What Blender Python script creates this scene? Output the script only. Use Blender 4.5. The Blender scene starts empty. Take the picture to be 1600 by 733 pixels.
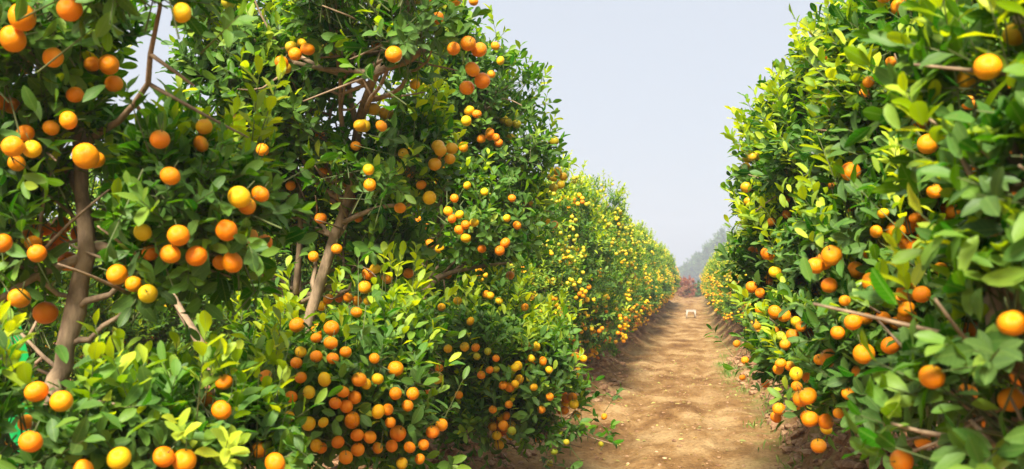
import bpy, math, random
import numpy as np
from mathutils import Vector, Euler, Matrix
from mathutils.kdtree import KDTree

rng = np.random.default_rng(7)
random.seed(7)
SC = bpy.context.scene
COL = SC.collection
R = math.radians

# ------------------------------------------------------------------ camera
CAM_Z, YAW, PITCH, FPX = 0.95, 10.4, 3.26, 1555.0
cd = bpy.data.cameras.new('camera'); cam = bpy.data.objects.new('camera', cd); COL.objects.link(cam)
cam.location = (0, 0, CAM_Z); cam.rotation_euler = (R(90 + PITCH), 0, R(YAW))
cd.sensor_width = 36; cd.lens = FPX / 1600 * 36; cd.clip_start = 0.05; cd.clip_end = 2000
cd.dof.use_dof = True; cd.dof.focus_distance = 4.4; cd.dof.aperture_fstop = 6.0
SC.camera = cam
CAMR = np.array(Euler((R(90 + PITCH), 0, R(YAW))).to_matrix())
CAMP = np.array([0, 0, CAM_Z])

# ------------------------------------------------------------------ sky, sun, exposure
SUN_EL, SUN_AZ = 47, 186          # azimuth measured from +Y clockwise: behind the camera
w = bpy.data.worlds.new('World'); SC.world = w; w.use_nodes = True
nt = w.node_tree; nt.nodes.clear()
out = nt.nodes.new('ShaderNodeOutputWorld'); bg = nt.nodes.new('ShaderNodeBackground')
sky = nt.nodes.new('ShaderNodeTexSky'); sky.sky_type = 'NISHITA'; sky.sun_disc = False
sky.sun_elevation = R(SUN_EL); sky.sun_rotation = R(SUN_AZ); sky.dust_density = 4.0; sky.air_density = 1.0
mx = nt.nodes.new('ShaderNodeMix'); mx.data_type = 'RGBA'; mx.inputs[0].default_value = 0.85
mx.inputs[7].default_value = (2.95, 3.09, 3.32, 1)          # thin even overcast veil in front of the blue
nt.links.new(sky.outputs[0], mx.inputs[6]); nt.links.new(mx.outputs[2], bg.inputs[0])
bg.inputs[1].default_value = 0.1
nt.links.new(bg.outputs[0], out.inputs[0])
sl = bpy.data.lights.new('sun', 'SUN'); so = bpy.data.objects.new('sun', sl); COL.objects.link(so)
sl.energy = 4.7; sl.angle = R(16); sl.color = (1.0, 0.94, 0.82)
az = R(SUN_AZ); sd = Vector((math.sin(az) * math.cos(R(SUN_EL)), math.cos(az) * math.cos(R(SUN_EL)), math.sin(R(SUN_EL))))
so.rotation_euler = sd.to_track_quat('Z', 'Y').to_euler()
SC.view_settings.view_transform = 'Standard'; SC.view_settings.look = 'None'
SC.view_settings.exposure = 1.34; SC.view_settings.gamma = 1; SC.view_settings.use_curve_mapping = False
SC.render.engine = 'CYCLES'
SC.cycles.use_denoising = True
try: SC.cycles.denoiser = 'OPENIMAGEDENOISE'
except Exception: pass
SC.cycles.max_bounces = 6; SC.cycles.diffuse_bounces = 3; SC.cycles.glossy_bounces = 2
SC.cycles.transmission_bounces = 4; SC.cycles.transparent_max_bounces = 4; SC.cycles.volume_bounces = 1
SC.cycles.use_adaptive_sampling = True; SC.cycles.adaptive_threshold = 0.015

# ------------------------------------------------------------------ helpers
def ray(u, v):
    return CAMR @ np.array([(u - 800) / FPX, (366.5 - v) / FPX, -1.0])
def at(u, v, Y):                      # point of the place seen at photo pixel (u, v) on the plane y = Y
    d = ray(u, v); return CAMP + d * (Y / d[1])
def at_depth(u, v, D):
    return CAMP + ray(u, v) * D
def norm(a):
    return a / np.maximum(np.linalg.norm(a, axis=-1, keepdims=True), 1e-9)

def tag(o, label=None, cat=None, group=None, kind=None):
    if label: o['label'] = label
    if cat: o['category'] = cat
    if group: o['group'] = group
    if kind: o['kind'] = kind
    return o
def link(name, me, parent=None):
    o = bpy.data.objects.new(name, me); COL.objects.link(o)
    if parent is not None: o.parent = parent
    return o
def empty(name, loc=(0, 0, 0), rz=0):
    o = bpy.data.objects.new(name, None); COL.objects.link(o); o.location = loc; o.rotation_euler = (0, 0, rz)
    o.empty_display_size = .1
    return o

def _hash(ix, iy, seed):
    n = (ix.astype(np.int64) * 374761393 + iy.astype(np.int64) * 668265263 + seed * 1442695041) & 0x7fffffff
    n = ((n ^ (n >> 13)) * 1274126177) & 0x7fffffff
    return ((n ^ (n >> 16)) & 0xffff) / 65535.0
def vnoise(x, y, seed=0):
    ix, iy = np.floor(x), np.floor(y); fx, fy = x - ix, y - iy
    fx = fx * fx * (3 - 2 * fx); fy = fy * fy * (3 - 2 * fy)
    a, b = _hash(ix, iy, seed), _hash(ix + 1, iy, seed); c, d = _hash(ix, iy + 1, seed), _hash(ix + 1, iy + 1, seed)
    return (a * (1 - fx) + b * fx) * (1 - fy) + (c * (1 - fx) + d * fx) * fy - 0.5
def fbm(x, y, seed=0, octv=4):
    s, a = 0, 1
    for i in range(octv):
        s = s + a * vnoise(x, y, seed + i); x, y, a = x * 2.03 + 7.1, y * 2.03 + 3.7, a * .5
    return s

def mesh_from(name, verts, loops, sizes, mats, midx=None, smooth=True, attr=None):
    me = bpy.data.meshes.new(name)
    nv, nl, nf = len(verts), len(loops), len(sizes)
    me.vertices.add(nv); me.vertices.foreach_set('co', np.ascontiguousarray(verts, dtype=np.float32).ravel())
    me.loops.add(nl); me.loops.foreach_set('vertex_index', np.ascontiguousarray(loops, dtype=np.int32))
    me.polygons.add(nf)
    st = np.concatenate([[0], np.cumsum(sizes)[:-1]]).astype(np.int32)
    me.polygons.foreach_set('loop_start', st)
    for m in mats: me.materials.append(m)
    if midx is not None: me.polygons.foreach_set('material_index', np.ascontiguousarray(midx, dtype=np.int32))
    me.polygons.foreach_set('use_smooth', np.full(nf, smooth))
    if attr is not None:
        a = me.color_attributes.new('leafdata', 'FLOAT_COLOR', 'POINT')
        a.data.foreach_set('color', np.ascontiguousarray(attr, dtype=np.float32).ravel())
    me.update(calc_edges=True)
    return me

class Geo:
    def __init__(s): s.v, s.l, s.s, s.m, s.a, s.n = [], [], [], [], [], 0
    def add(s, v, faces_flat, sizes, mat, attr=None):
        s.v.append(v); s.l.append(faces_flat + s.n); s.s.append(sizes); s.m.append(np.full(len(sizes), mat)); s.n += len(v)
        s.a.append(np.zeros((len(v), 4)) if attr is None else attr)
    def mesh(s, name, mats, smooth=True, use_attr=True):
        return mesh_from(name, np.concatenate(s.v), np.concatenate(s.l), np.concatenate(s.s), mats, np.concatenate(s.m), smooth,
                         np.concatenate(s.a) if use_attr else None)

def tube(geo, pts, radii, mat=0, seg=8, wob=0.0):
    pts = np.array(pts, float); n = len(pts)
    t = norm(np.gradient(pts, axis=0))
    ref = np.array([0.3, 1, 0.1]); a = norm(np.cross(t, ref)); b = np.cross(t, a)
    ang = np.arange(seg) * 2 * np.pi / seg
    rad = np.array(radii)[:, None] * (1 + wob * (rng.random((n, seg)) - .5))
    v = pts[:, None] + (a[:, None] * np.cos(ang)[None, :, None] + b[:, None] * np.sin(ang)[None, :, None]) * rad[..., None]
    v = v.reshape(-1, 3)
    i = np.arange(n - 1)[:, None]; j = np.arange(seg)[None]
    q = np.stack([i * seg + j, i * seg + (j + 1) % seg, (i + 1) * seg + (j + 1) % seg, (i + 1) * seg + j], -1).reshape(-1)
    caps = np.concatenate([np.arange(seg)[::-1], (n - 1) * seg + np.arange(seg)])
    geo.add(v, np.concatenate([q, caps]), np.concatenate([np.full((n - 1) * seg, 4), [seg, seg]]), mat)

def smooth_path(P, n):
    P = np.array(P, float); k = len(P)
    if k == 2: return P[0] + (P[1] - P[0]) * np.linspace(0, 1, n)[:, None]
    E = np.vstack([2 * P[0] - P[1], P, 2 * P[-1] - P[-2]]); o = []
    for t in np.linspace(0, k - 1 - 1e-6, n):
        i = int(t); f = t - i; a, b, c, d = E[i], E[i + 1], E[i + 2], E[i + 3]
        o.append(.5 * (2 * b + (c - a) * f + (2 * a - 5 * b + 4 * c - d) * f * f + (3 * b - a - 3 * c + d) * f ** 3))
    return np.array(o)

# ------------------------------------------------------------------ materials
def mat(name):
    m = bpy.data.materials.new(name); m.use_nodes = True; n = m.node_tree; n.nodes.clear()
    o = n.nodes.new('ShaderNodeOutputMaterial'); p = n.nodes.new('ShaderNodeBsdfPrincipled'); n.links.new(p.outputs[0], o.inputs[0])
    return m, n, p, o
def N(n, t, **kw):
    x = n.nodes.new(t)
    for k, v in kw.items(): setattr(x, k, v)
    return x
def ramp(n, fac, stops):
    r = n.nodes.new('ShaderNodeValToRGB'); e = r.color_ramp.elements
    while len(e) < len(stops): e.new(.5)
    for i, (p, c) in enumerate(stops): e[i].position = p; e[i].color = (*c, 1)
    n.links.new(fac, r.inputs[0]); return r.outputs[0]
def mixc(n, f, a, b, mode='MIX'):
    m = N(n, 'ShaderNodeMix', data_type='RGBA', blend_type=mode)
    for s, x in ((0, f), (6, a), (7, b)):
        if isinstance(x, (int, float)): m.inputs[s].default_value = x
        elif isinstance(x, tuple): m.inputs[s].default_value = (*x, 1)
        else: n.links.new(x, m.inputs[s])
    return m.outputs[2]
def math_(n, op, a, b=None, c=None, clamp=False):
    m = N(n, 'ShaderNodeMath', operation=op, use_clamp=clamp)
    for s, x in enumerate((a, b, c)):
        if x is None: continue
        if isinstance(x, (int, float)): m.inputs[s].default_value = x
        else: n.links.new(x, m.inputs[s])
    return m.outputs[0]
def noise(n, scale, detail=3, vec=None, rough=.55):
    t = N(n, 'ShaderNodeTexNoise'); t.inputs['Scale'].default_value = scale; t.inputs['Detail'].default_value = detail
    t.inputs['Roughness'].default_value = rough
    if vec is not None: n.links.new(vec, t.inputs['Vector'])
    return t.outputs[0]
def bump(n, p, h, strength, dist):
    b = N(n, 'ShaderNodeBump'); b.inputs['Strength'].default_value = strength; b.inputs['Distance'].default_value = dist
    n.links.new(h, b.inputs['Height']); n.links.new(b.outputs[0], p.inputs['Normal']); return b

def leaf_material(name, old, mid, young, trans=.3, rough=.36):
    m, n, p, o = mat(name)
    at_ = N(n, 'ShaderNodeAttribute', attribute_name='leafdata'); sp = N(n, 'ShaderNodeSeparateColor'); n.links.new(at_.outputs['Color'], sp.inputs[0])
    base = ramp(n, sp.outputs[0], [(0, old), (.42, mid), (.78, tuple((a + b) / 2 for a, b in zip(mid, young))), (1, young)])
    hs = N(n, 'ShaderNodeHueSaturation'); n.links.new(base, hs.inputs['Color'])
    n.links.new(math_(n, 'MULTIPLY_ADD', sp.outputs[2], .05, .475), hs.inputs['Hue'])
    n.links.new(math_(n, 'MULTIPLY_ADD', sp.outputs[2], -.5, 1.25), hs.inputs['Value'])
    rib = math_(n, 'SUBTRACT', 1.0, math_(n, 'MULTIPLY', sp.outputs[1], 9.0, clamp=True))
    c = mixc(n, math_(n, 'MULTIPLY', rib, .5), hs.outputs[0], (.22, .34, .07))
    vein = math_(n, 'SINE', math_(n, 'MULTIPLY', math_(n, 'SUBTRACT', at_.outputs['Alpha'], math_(n, 'MULTIPLY', sp.outputs[1], .16)), 52.0))
    c = mixc(n, math_(n, 'MULTIPLY', math_(n, 'SUBTRACT', vein, .6, clamp=True), .45), c, (.16, .30, .05))
    spot = noise(n, 30, 4, N(n, 'ShaderNodeTexCoord').outputs['Object'], .6)
    c = mixc(n, math_(n, 'MULTIPLY', ramp(n, spot, [(.66, (0, 0, 0)), (.74, (1, 1, 1))]), .5), c, (.24, .20, .05))
    g = N(n, 'ShaderNodeNewGeometry')
    c = mixc(n, math_(n, 'MULTIPLY', g.outputs['Backfacing'], .35), c, (.17, .26, .08))      # paler underside
    n.links.new(c, p.inputs['Base Color'])
    n.links.new(math_(n, 'MULTIPLY_ADD', g.outputs['Backfacing'], .25, rough), p.inputs['Roughness'])
    p.inputs['Specular IOR Level'].default_value = .26
    nz = noise(n, 55, 2, N(n, 'ShaderNodeTexCoord').outputs['Object']); bump(n, p, nz, .25, .004)
    tr = N(n, 'ShaderNodeBsdfTranslucent')
    n.links.new(mixc(n, 1.0, c, (2.1, 2.0, .8), 'MULTIPLY'), tr.inputs[0])
    ms = N(n, 'ShaderNodeMixShader'); ms.inputs[0].default_value = trans
    n.links.new(p.outputs[0], ms.inputs[1]); n.links.new(tr.outputs[0], ms.inputs[2]); n.links.new(ms.outputs[0], o.inputs[0])
    return m
M_LEAF = leaf_material('citrus_leaf', (.009, .055, .003), (.055, .19, .002), (.48, .58, .004), .34, .26)
M_FARLEAF = leaf_material('broadleaf', (.02, .06, .02), (.04, .10, .03), (.09, .16, .05), .2, .6)
M_REDLEAF = leaf_material('russet_leaf', (.20, .02, .03), (.34, .04, .06), (.45, .08, .09), .2, .6)
M_DRYLEAF = leaf_material('dry_leaf', (.20, .12, .04), (.42, .30, .10), (.62, .52, .14), .15, .6)
M_GRASS = leaf_material('grass_blade', (.05, .12, .02), (.10, .20, .03), (.2, .3, .05), .3, .5)

def bark_material(name, a, b):
    m, n, p, o = mat(name)
    tc = N(n, 'ShaderNodeTexCoord'); mp = N(n, 'ShaderNodeMapping'); mp.inputs['Scale'].default_value = (1, 1, .35)
    n.links.new(tc.outputs['Object'], mp.inputs[0])
    z = noise(n, 45, 6, mp.outputs[0], .65); z2 = noise(n, 7, 3, tc.outputs['Object'])
    c = ramp(n, z, [(.3, a), (.62, b)]); c = mixc(n, math_(n, 'MULTIPLY', z2, .5), c, (.22, .17, .11))
    n.links.new(c, p.inputs['Base Color']); p.inputs['Roughness'].default_value = .85
    bump(n, p, z, .9, .006); return m
M_BARK = bark_material('citrus_bark', (.13, .075, .04), (.38, .25, .14))
M_FARBARK = bark_material('grey_bark', (.08, .06, .05), (.2, .16, .12))
m, n, p, o = mat('green_twig'); p.inputs['Base Color'].default_value = (.08, .16, .03, 1); p.inputs['Roughness'].default_value = .6
n.links.new(mixc(n, noise(n, 9, 3), (.05, .12, .02), (.16, .14, .05)), p.inputs['Base Color']); M_TWIG = m

def fruit_material(name, a, b):
    m, n, p, o = mat(name)
    oi = N(n, 'ShaderNodeObjectInfo'); g = N(n, 'ShaderNodeNewGeometry'); tc = N(n, 'ShaderNodeTexCoord')
    f = math_(n, 'FRACT', math_(n, 'ADD', oi.outputs['Random'], g.outputs['Random Per Island']))
    c = mixc(n, f, a, b)
    z = noise(n, 1.6, 3, tc.outputs['Object']); c = mixc(n, math_(n, 'MULTIPLY', ramp(n, z, [(.5, (0, 0, 0)), (.75, (1, 1, 1))]), .25), c, tuple(min(1, x * 1.3 + .01) for x in b))
    sx = N(n, 'ShaderNodeSeparateXYZ'); n.links.new(tc.outputs['Object'], sx.inputs[0])
    sh = math_(n, 'MULTIPLY', math_(n, 'SUBTRACT', math_(n, 'ADD', sx.outputs[2], math_(n, 'MULTIPLY', oi.outputs['Random'], .5)), .85, clamp=True), .9)
    c = mixc(n, sh, c, (.42, .40, .02))
    sc_ = noise(n, 3.2, 6, tc.outputs['Object'], .7); c = mixc(n, math_(n, 'MULTIPLY', ramp(n, sc_, [(.63, (0, 0, 0)), (.70, (1, 1, 1))]), .5), c, (.36, .15, .03))
    n.links.new(c, p.inputs['Base Color']); p.inputs['Roughness'].default_value = .34; p.inputs['Specular IOR Level'].default_value = .3
    p.inputs['Subsurface Weight'].default_value = .15; p.inputs['Subsurface Radius'].default_value = (.012, .005, .001); p.inputs['Subsurface Scale'].default_value = .5
    vo = N(n, 'ShaderNodeTexVoronoi'); vo.inputs['Scale'].default_value = 16; n.links.new(tc.outputs['Object'], vo.inputs['Vector'])
    bump(n, p, vo.outputs['Distance'], .30, .03); return m
M_ORANGE = fruit_material('orange_peel', (.90, .22, .002), (.95, .33, .003))
M_GOLD = fruit_material('golden_peel', (.92, .42, .003), (.92, .56, .008))
M_UNRIPE = fruit_material('unripe_peel', (.30, .36, .02), (.62, .50, .02))

def dirt_material(name, path):
    m, n, p, o = mat(name)
    tc = N(n, 'ShaderNodeTexCoord'); P = tc.outputs['Object']; at_ = N(n, 'ShaderNodeAttribute', attribute_name='leafdata')
    sp = N(n, 'ShaderNodeSeparateColor'); n.links.new(at_.outputs['Color'], sp.inputs[0])
    mp = N(n, 'ShaderNodeMapping'); mp.inputs['Scale'].default_value = (1, .45, 1); n.links.new(P, mp.inputs[0])
    big = noise(n, 2.3, 8, mp.outputs[0], .68); fine = noise(n, 38, 6, P, .7); midn = noise(n, 9, 5, mp.outputs[0], .65)
    sand = ramp(n, big, [(.36, (.13, .060, .018)), (.48, (.24, .130, .045)), (.62, (.38, .245, .108))])
    loam = ramp(n, midn, [(.36, (.075, .03, .012)), (.5, (.21, .095, .04)), (.66, (.44, .25, .115))])
    f = math_(n, 'ADD', sp.outputs[0], math_(n, 'MULTIPLY_ADD', midn, 1.1, -.55))
    f = ramp(n, f, [(.32, (0, 0, 0)), (.62, (1, 1, 1))])
    c = mixc(n, f, sand, loam)
    c = mixc(n, 1.0, c, ramp(n, fine, [(.3, (.5, .45, .4)), (.48, (1, 1, 1)), (.75, (1.25, 1.22, 1.2))]), 'MULTIPLY')
    moss = math_(n, 'MULTIPLY', sp.outputs[1], ramp(n, noise(n, 5, 4, P), [(.48, (0, 0, 0)), (.6, (1, 1, 1))]))
    c = mixc(n, math_(n, 'MULTIPLY', moss, .55), c, (.17, .17, .04))
    n.links.new(c, p.inputs['Base Color']); p.inputs['Roughness'].default_value = .95; p.inputs['Specular IOR Level'].default_value = .15
    h = math_(n, 'ADD', math_(n, 'MULTIPLY', fine, .4), midn); bump(n, p, h, 1.0, .035); return m
M_DIRT = dirt_material('loose_soil', False)
m, n, p, o = mat('soil_clod'); n.links.new(ramp(n, noise(n, 14, 5, N(n, 'ShaderNodeTexCoord').outputs['Object'], .7), [(.35, (.12, .055, .025)), (.5, (.28, .15, .07)), (.68, (.5, .32, .17))]), p.inputs['Base Color'])
p.inputs['Roughness'].default_value = .95; M_CLOD = m
m, n, p, o = mat('white_plastic'); n.links.new(mixc(n, noise(n, 12, 3), (.5, .44, .36), (.38, .32, .25)), p.inputs['Base Color']); p.inputs['Roughness'].default_value = .5; M_WHITE = m
m, n, p, o = mat('green_tarp'); n.links.new(mixc(n, noise(n, 30, 3), (.0, .34, .07), (.0, .26, .05)), p.inputs['Base Color']); p.inputs['Roughness'].default_value = .45; M_TARP = m

# ------------------------------------------------------------------ ground
def sstep(a, b, x):
    t = np.clip((x - a) / (b - a), 0, 1); return t * t * (3 - 2 * t)
def right_edge(Y): return .43 + .07 * np.sin(Y * .9 + .6) + .12 * vnoise(Y * .7, Y * 0, 5) + .05 * vnoise(Y * 2.7, Y * 0, 6)
def left_edge(Y): return -.80 + .08 * np.sin(Y * .8) + .16 * vnoise(Y * .6, Y * 0, 8) + .05 * vnoise(Y * 2.9, Y * 0, 9)
def height(X, Y):
    X, Y = np.asarray(X, float), np.asarray(Y, float)
    re, le = right_edge(Y), left_edge(Y)
    far = .62 * sstep(14, 62, Y) + .012 * np.clip(Y - 62, 0, 60)
    rb = (.34 + .10 * vnoise(Y * .8, X * 0, 12)) * sstep(0, .50, X - re) * (1 - .5 * sstep(20, 50, Y))
    lb = (.17 + .06 * vnoise(Y * .7, X * 0, 13)) * sstep(0, .50, le - X)
    near = np.exp(-np.clip(np.abs(X) - 2.5, 0, None) / 2)
    soft = sstep(.0, .25, X - re) + sstep(0, .25, le - X)
    bed = .075 * fbm(X * 1.1, Y * .5, 20, 3) * near
    trough = .06 * np.clip((X + .15) ** 2, 0, .5)
    rough = ((.12 * fbm(X * 4.2, Y * 3.2, 30, 5) + .05 * np.abs(fbm(X * 9, Y * 6, 33, 4))) * soft + .030 * fbm(X * 4, Y * 1.5, 40, 5) * (1 - .5 * soft) + .012 * fbm(X * 14, Y * 10, 60, 3)) * near
    rut = -.022 * (np.exp(-((X + .48 + .05 * np.sin(Y * .7)) / .09) ** 2) + np.exp(-((X - .10 + .06 * np.sin(Y * .7 + .5)) / .10) ** 2)) * near + .010 * np.abs(fbm(X * 22, Y * 14, 70, 3)) * near
    gully = -.07 * sstep(.12, .0, np.abs(vnoise(X * 3 + Y * 1.1, Y * 1.7, 17))) * sstep(.05, .3, X - re) * near
    return far + rb + lb + bed + trough + rough + gully * .6 + rut
def axis(segs):
    o = []
    for a, b, st in segs: o += list(np.arange(a, b, st))
    return np.array(o)
xs = axis([(-400, -60, 40), (-60, -12, 6), (-12, -4, .5), (-4, -1.7, .09), (-1.7, 1.7, .024), (1.7, 4, .09), (4, 12, .5), (12, 60, 6), (60, 401, 40)])
ys = axis([(-60, -4, 8), (-4, 1.6, .2), (1.6, 9, .03), (9, 16, .06), (16, 34, .15), (34, 80, .6), (80, 200, 10), (200, 601, 50)])
GX, GY = np.meshgrid(xs, ys); GZ = height(GX, GY)
gv = np.stack([GX, GY, GZ], -1).reshape(-1, 3); nx, ny = len(xs), len(ys)
re_, le_ = right_edge(GY), left_edge(GY)
loam = np.clip(sstep(.02, .30, GX - re_) + .85 * sstep(.0, .35, le_ - GX), 0, 1) * (1 - .25 * sstep(12, 40, GY))
moss = sstep(-.28, .0, GX - re_) * (1 - sstep(.15, .5, GX - re_)) * sstep(3.4, 4.6, GY) + .35 * sstep(-.15, .05, le_ - GX) * sstep(.4, 0., le_ - GX)
ga = np.stack([loam, moss, loam * 0, loam * 0 + 1], -1).reshape(-1, 4)
i, j = np.meshgrid(np.arange(ny - 1), np.arange(nx - 1), indexing='ij')
quads = np.stack([i * nx + j, i * nx + j + 1, (i + 1) * nx + j + 1, (i + 1) * nx + j], -1)
cx = (GX[:-1, :-1] + GX[1:, 1:]) / 2; cy = (GY[:-1, :-1] + GY[1:, 1:]) / 2
onpath = (cx > left_edge(cy)) & (cx < right_edge(cy)) & (cy < 66) & (cy > -4)
def sub_sheet(name, mask):
    q = quads[mask]; u, inv = np.unique(q, return_inverse=True)
    me = mesh_from(name, gv[u], inv.ravel(), np.full(len(q), 4), [M_DIRT], None, True, ga[u])
    o = link(name, me); return tag(o, kind='structure')
sub_sheet('ground', ~onpath); sub_sheet('dirt_path', onpath)
tag(bpy.data.objects['dirt_path'], label='sandy trodden dirt path running between the two rows of trees')
tag(bpy.data.objects['ground'], label='reddish loose soil bank and ground under the trees')

# ------------------------------------------------------------------ foliage
_T = np.array([0, .18, .42, .68, .88, 1.0]); _W = np.array([0, .58, .96, .95, .60, 0])
def leaves(geo, pos, ax, nr, L, Wd, curl, tone, mat=0, lod=0):
    n_ = len(pos); side = np.cross(nr, ax)
    if lod == 0: T, W_ = _T, _W
    else: T, W_ = np.array([0, .5, 1.0]), np.array([0, 1, 0])
    k = len(T); tv, uv, wv = [], [], []
    for i_ in range(k): tv.append(T[i_]); uv.append(0.)
    for s in (-1, 1):
        for i_ in range(1, k - 1): tv.append(T[i_]); uv.append(s * W_[i_])
    tv, uv = np.array(tv), np.array(uv); nvv = len(tv)
    fold = .22 + .25 * rng.random(n_)
    Lx = (tv[None] * .97 + .03) * L[:, None]; Sx = uv[None] * Wd[:, None] * .5
    Zx = np.abs(uv)[None] * Wd[:, None] * .5 * fold[:, None] - curl[:, None] * L[:, None] * (tv[None] ** 2)
    wav = .05 * L[:, None] * np.sin(tv[None] * 7 + rng.random(n_)[:, None] * 6) * uv[None]
    V = pos[:, None] + ax[:, None] * Lx[..., None] + side[:, None] * Sx[..., None] + nr[:, None] * (Zx + wav)[..., None]
    lft = lambda i_: k + i_ - 1
    rgt = lambda i_: k + (k - 2) + i_ - 1
    fl, fs = [], []
    fl += [0, 1, lft(1)]; fs.append(3); fl += [0, rgt(1), 1]; fs.append(3)
    for i_ in range(1, k - 2):
        fl += [i_, i_ + 1, lft(i_ + 1), lft(i_)]; fs.append(4); fl += [i_, rgt(i_), rgt(i_ + 1), i_ + 1]; fs.append(4)
    fl += [k - 2, k - 1, lft(k - 2)]; fs.append(3); fl += [k - 2, rgt(k - 2), k - 1]; fs.append(3)
    fl = np.array(fl)[None] + (np.arange(n_) * nvv)[:, None]
    a = np.zeros((n_, nvv, 4)); a[..., 0] = tone[:, None]; a[..., 1] = np.abs(uv)[None]; a[..., 2] = rng.random(n_)[:, None]; a[..., 3] = tv[None]
    geo.add(V.reshape(-1, 3), fl.ravel(), np.tile(fs, n_), mat, a.reshape(-1, 4))

def shoots(base, d, length, nl, tone, leafL, lod=0, openness=1.0, keep=None):
    """leaf arrays for shoots; returns dict of arrays (one row per leaf) and the shoots' stems"""
    S = len(base); up = np.array([0, 0, 1.])
    ref = np.where(np.abs(d[:, 2:3]) > .9, np.array([[1., 0, 0]]), up[None]); a = norm(np.cross(d, ref)); b = np.cross(d, a)
    idx = np.repeat(np.arange(S), nl); m = len(idx)
    first = np.cumsum(nl) - nl; k = np.arange(m) - first[idx]; f = (k + .5) / nl[idx]
    phi = k * 2.4 + rng.random(S)[idx] * 6.28 + rng.normal(0, .3, m)
    r_ = a[idx] * np.cos(phi)[:, None] + b[idx] * np.sin(phi)[:, None]
    th = R(1) * (np.where(f > .82, 28, 58 - 14 * f) * openness + rng.normal(0, 10, m))
    ax = norm(d[idx] * np.cos(th)[:, None] + r_ * np.sin(th)[:, None] + np.array([0, 0, .06]))
    nr = d[idx] * np.sin(th)[:, None] - r_ * np.cos(th)[:, None] + up[None] * .55 + rng.normal(0, .12, (m, 3))
    nr = norm(nr - ax * np.sum(nr * ax, 1, keepdims=True))
    pos = base[idx] + d[idx] * (length[idx] * (.12 + .88 * f))[:, None]
    L = leafL[idx] * (1 - .28 * np.abs(f - .45)) * (.82 + .36 * rng.random(m)); Wd = L * (.36 + .12 * rng.random(m))
    tn = np.clip(tone[idx] + .16 * (f - .5) + rng.normal(0, .10, m), 0, 1)
    return dict(sid=idx, pos=pos, ax=ax, nr=nr, L=L, W=Wd, curl=.05 + .2 * rng.random(m), tone=tn)

def stems(geo, a, b, ra, rb, mat=1):
    d = norm(b - a); n_ = len(a); x = norm(np.cross(d, np.array([.31, .2, .93]))); y = np.cross(d, x)
    V = []
    for P_, r_ in ((a, ra), (b, rb)):
        for k in range(3):
            t = k * 2.0944; V.append(P_ + (x * math.cos(t) + y * math.sin(t)) * r_)
    V = np.stack(V, 1)
    f = np.array([0, 1, 4, 3, 1, 2, 5, 4, 2, 0, 3, 5])[None] + (np.arange(n_) * 6)[:, None]
    geo.add(V.reshape(-1, 3), f.ravel(), np.full(n_ * 3, 4), mat)

CL = 4
def blob_shoots(blobs, n_, young=.15, ground=None, zlo=.03):
    """blobs: rows (cx,cy,cz,rx,ry,rz,density). Returns shoot base, direction, shell factor"""
    B = np.array([b[:7] for b in blobs], float); area = (B[:, 3] * B[:, 4] + B[:, 4] * B[:, 5] + B[:, 3] * B[:, 5]) * B[:, 6]
    nc = max(1, n_ // CL); k = rng.choice(len(B), nc, p=area / area.sum())
    u = norm(rng.normal(size=(nc, 3))); shell = rng.random(nc) < .68; rep_ = rng.integers(0, nc, n_) if CL > 1 else np.arange(n_) % nc
    k, shell = k[rep_], shell[rep_]; b = B[k]
    u = norm(u[rep_] + (rng.normal(0, .10, (n_, 3)) if CL > 1 else 0))
    rf = np.where(shell, .78 + .27 * rng.random(n_), .25 + .6 * rng.random(n_) ** .7)
    lump = 1 + .32 * fbm(u[:, 0] * 2.2 + k * 5.3, u[:, 1] * 2.2 + u[:, 2] * 1.7 + k, 50, 3)
    p_ = b[:, :3] + u * b[:, 3:6] * (rf * lump)[:, None]
    nrm = norm(u / b[:, 3:6])
    d = norm(nrm * .75 + np.array([0, 0, .62]) + rng.normal(0, .42, (n_, 3)))
    if zlo is not None:
        ok = p_[:, 2] > zlo; p_, d, shell, u, k = p_[ok], d[ok], shell[ok], u[ok], k[ok]
    return p_, d, shell, u, k

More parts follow.
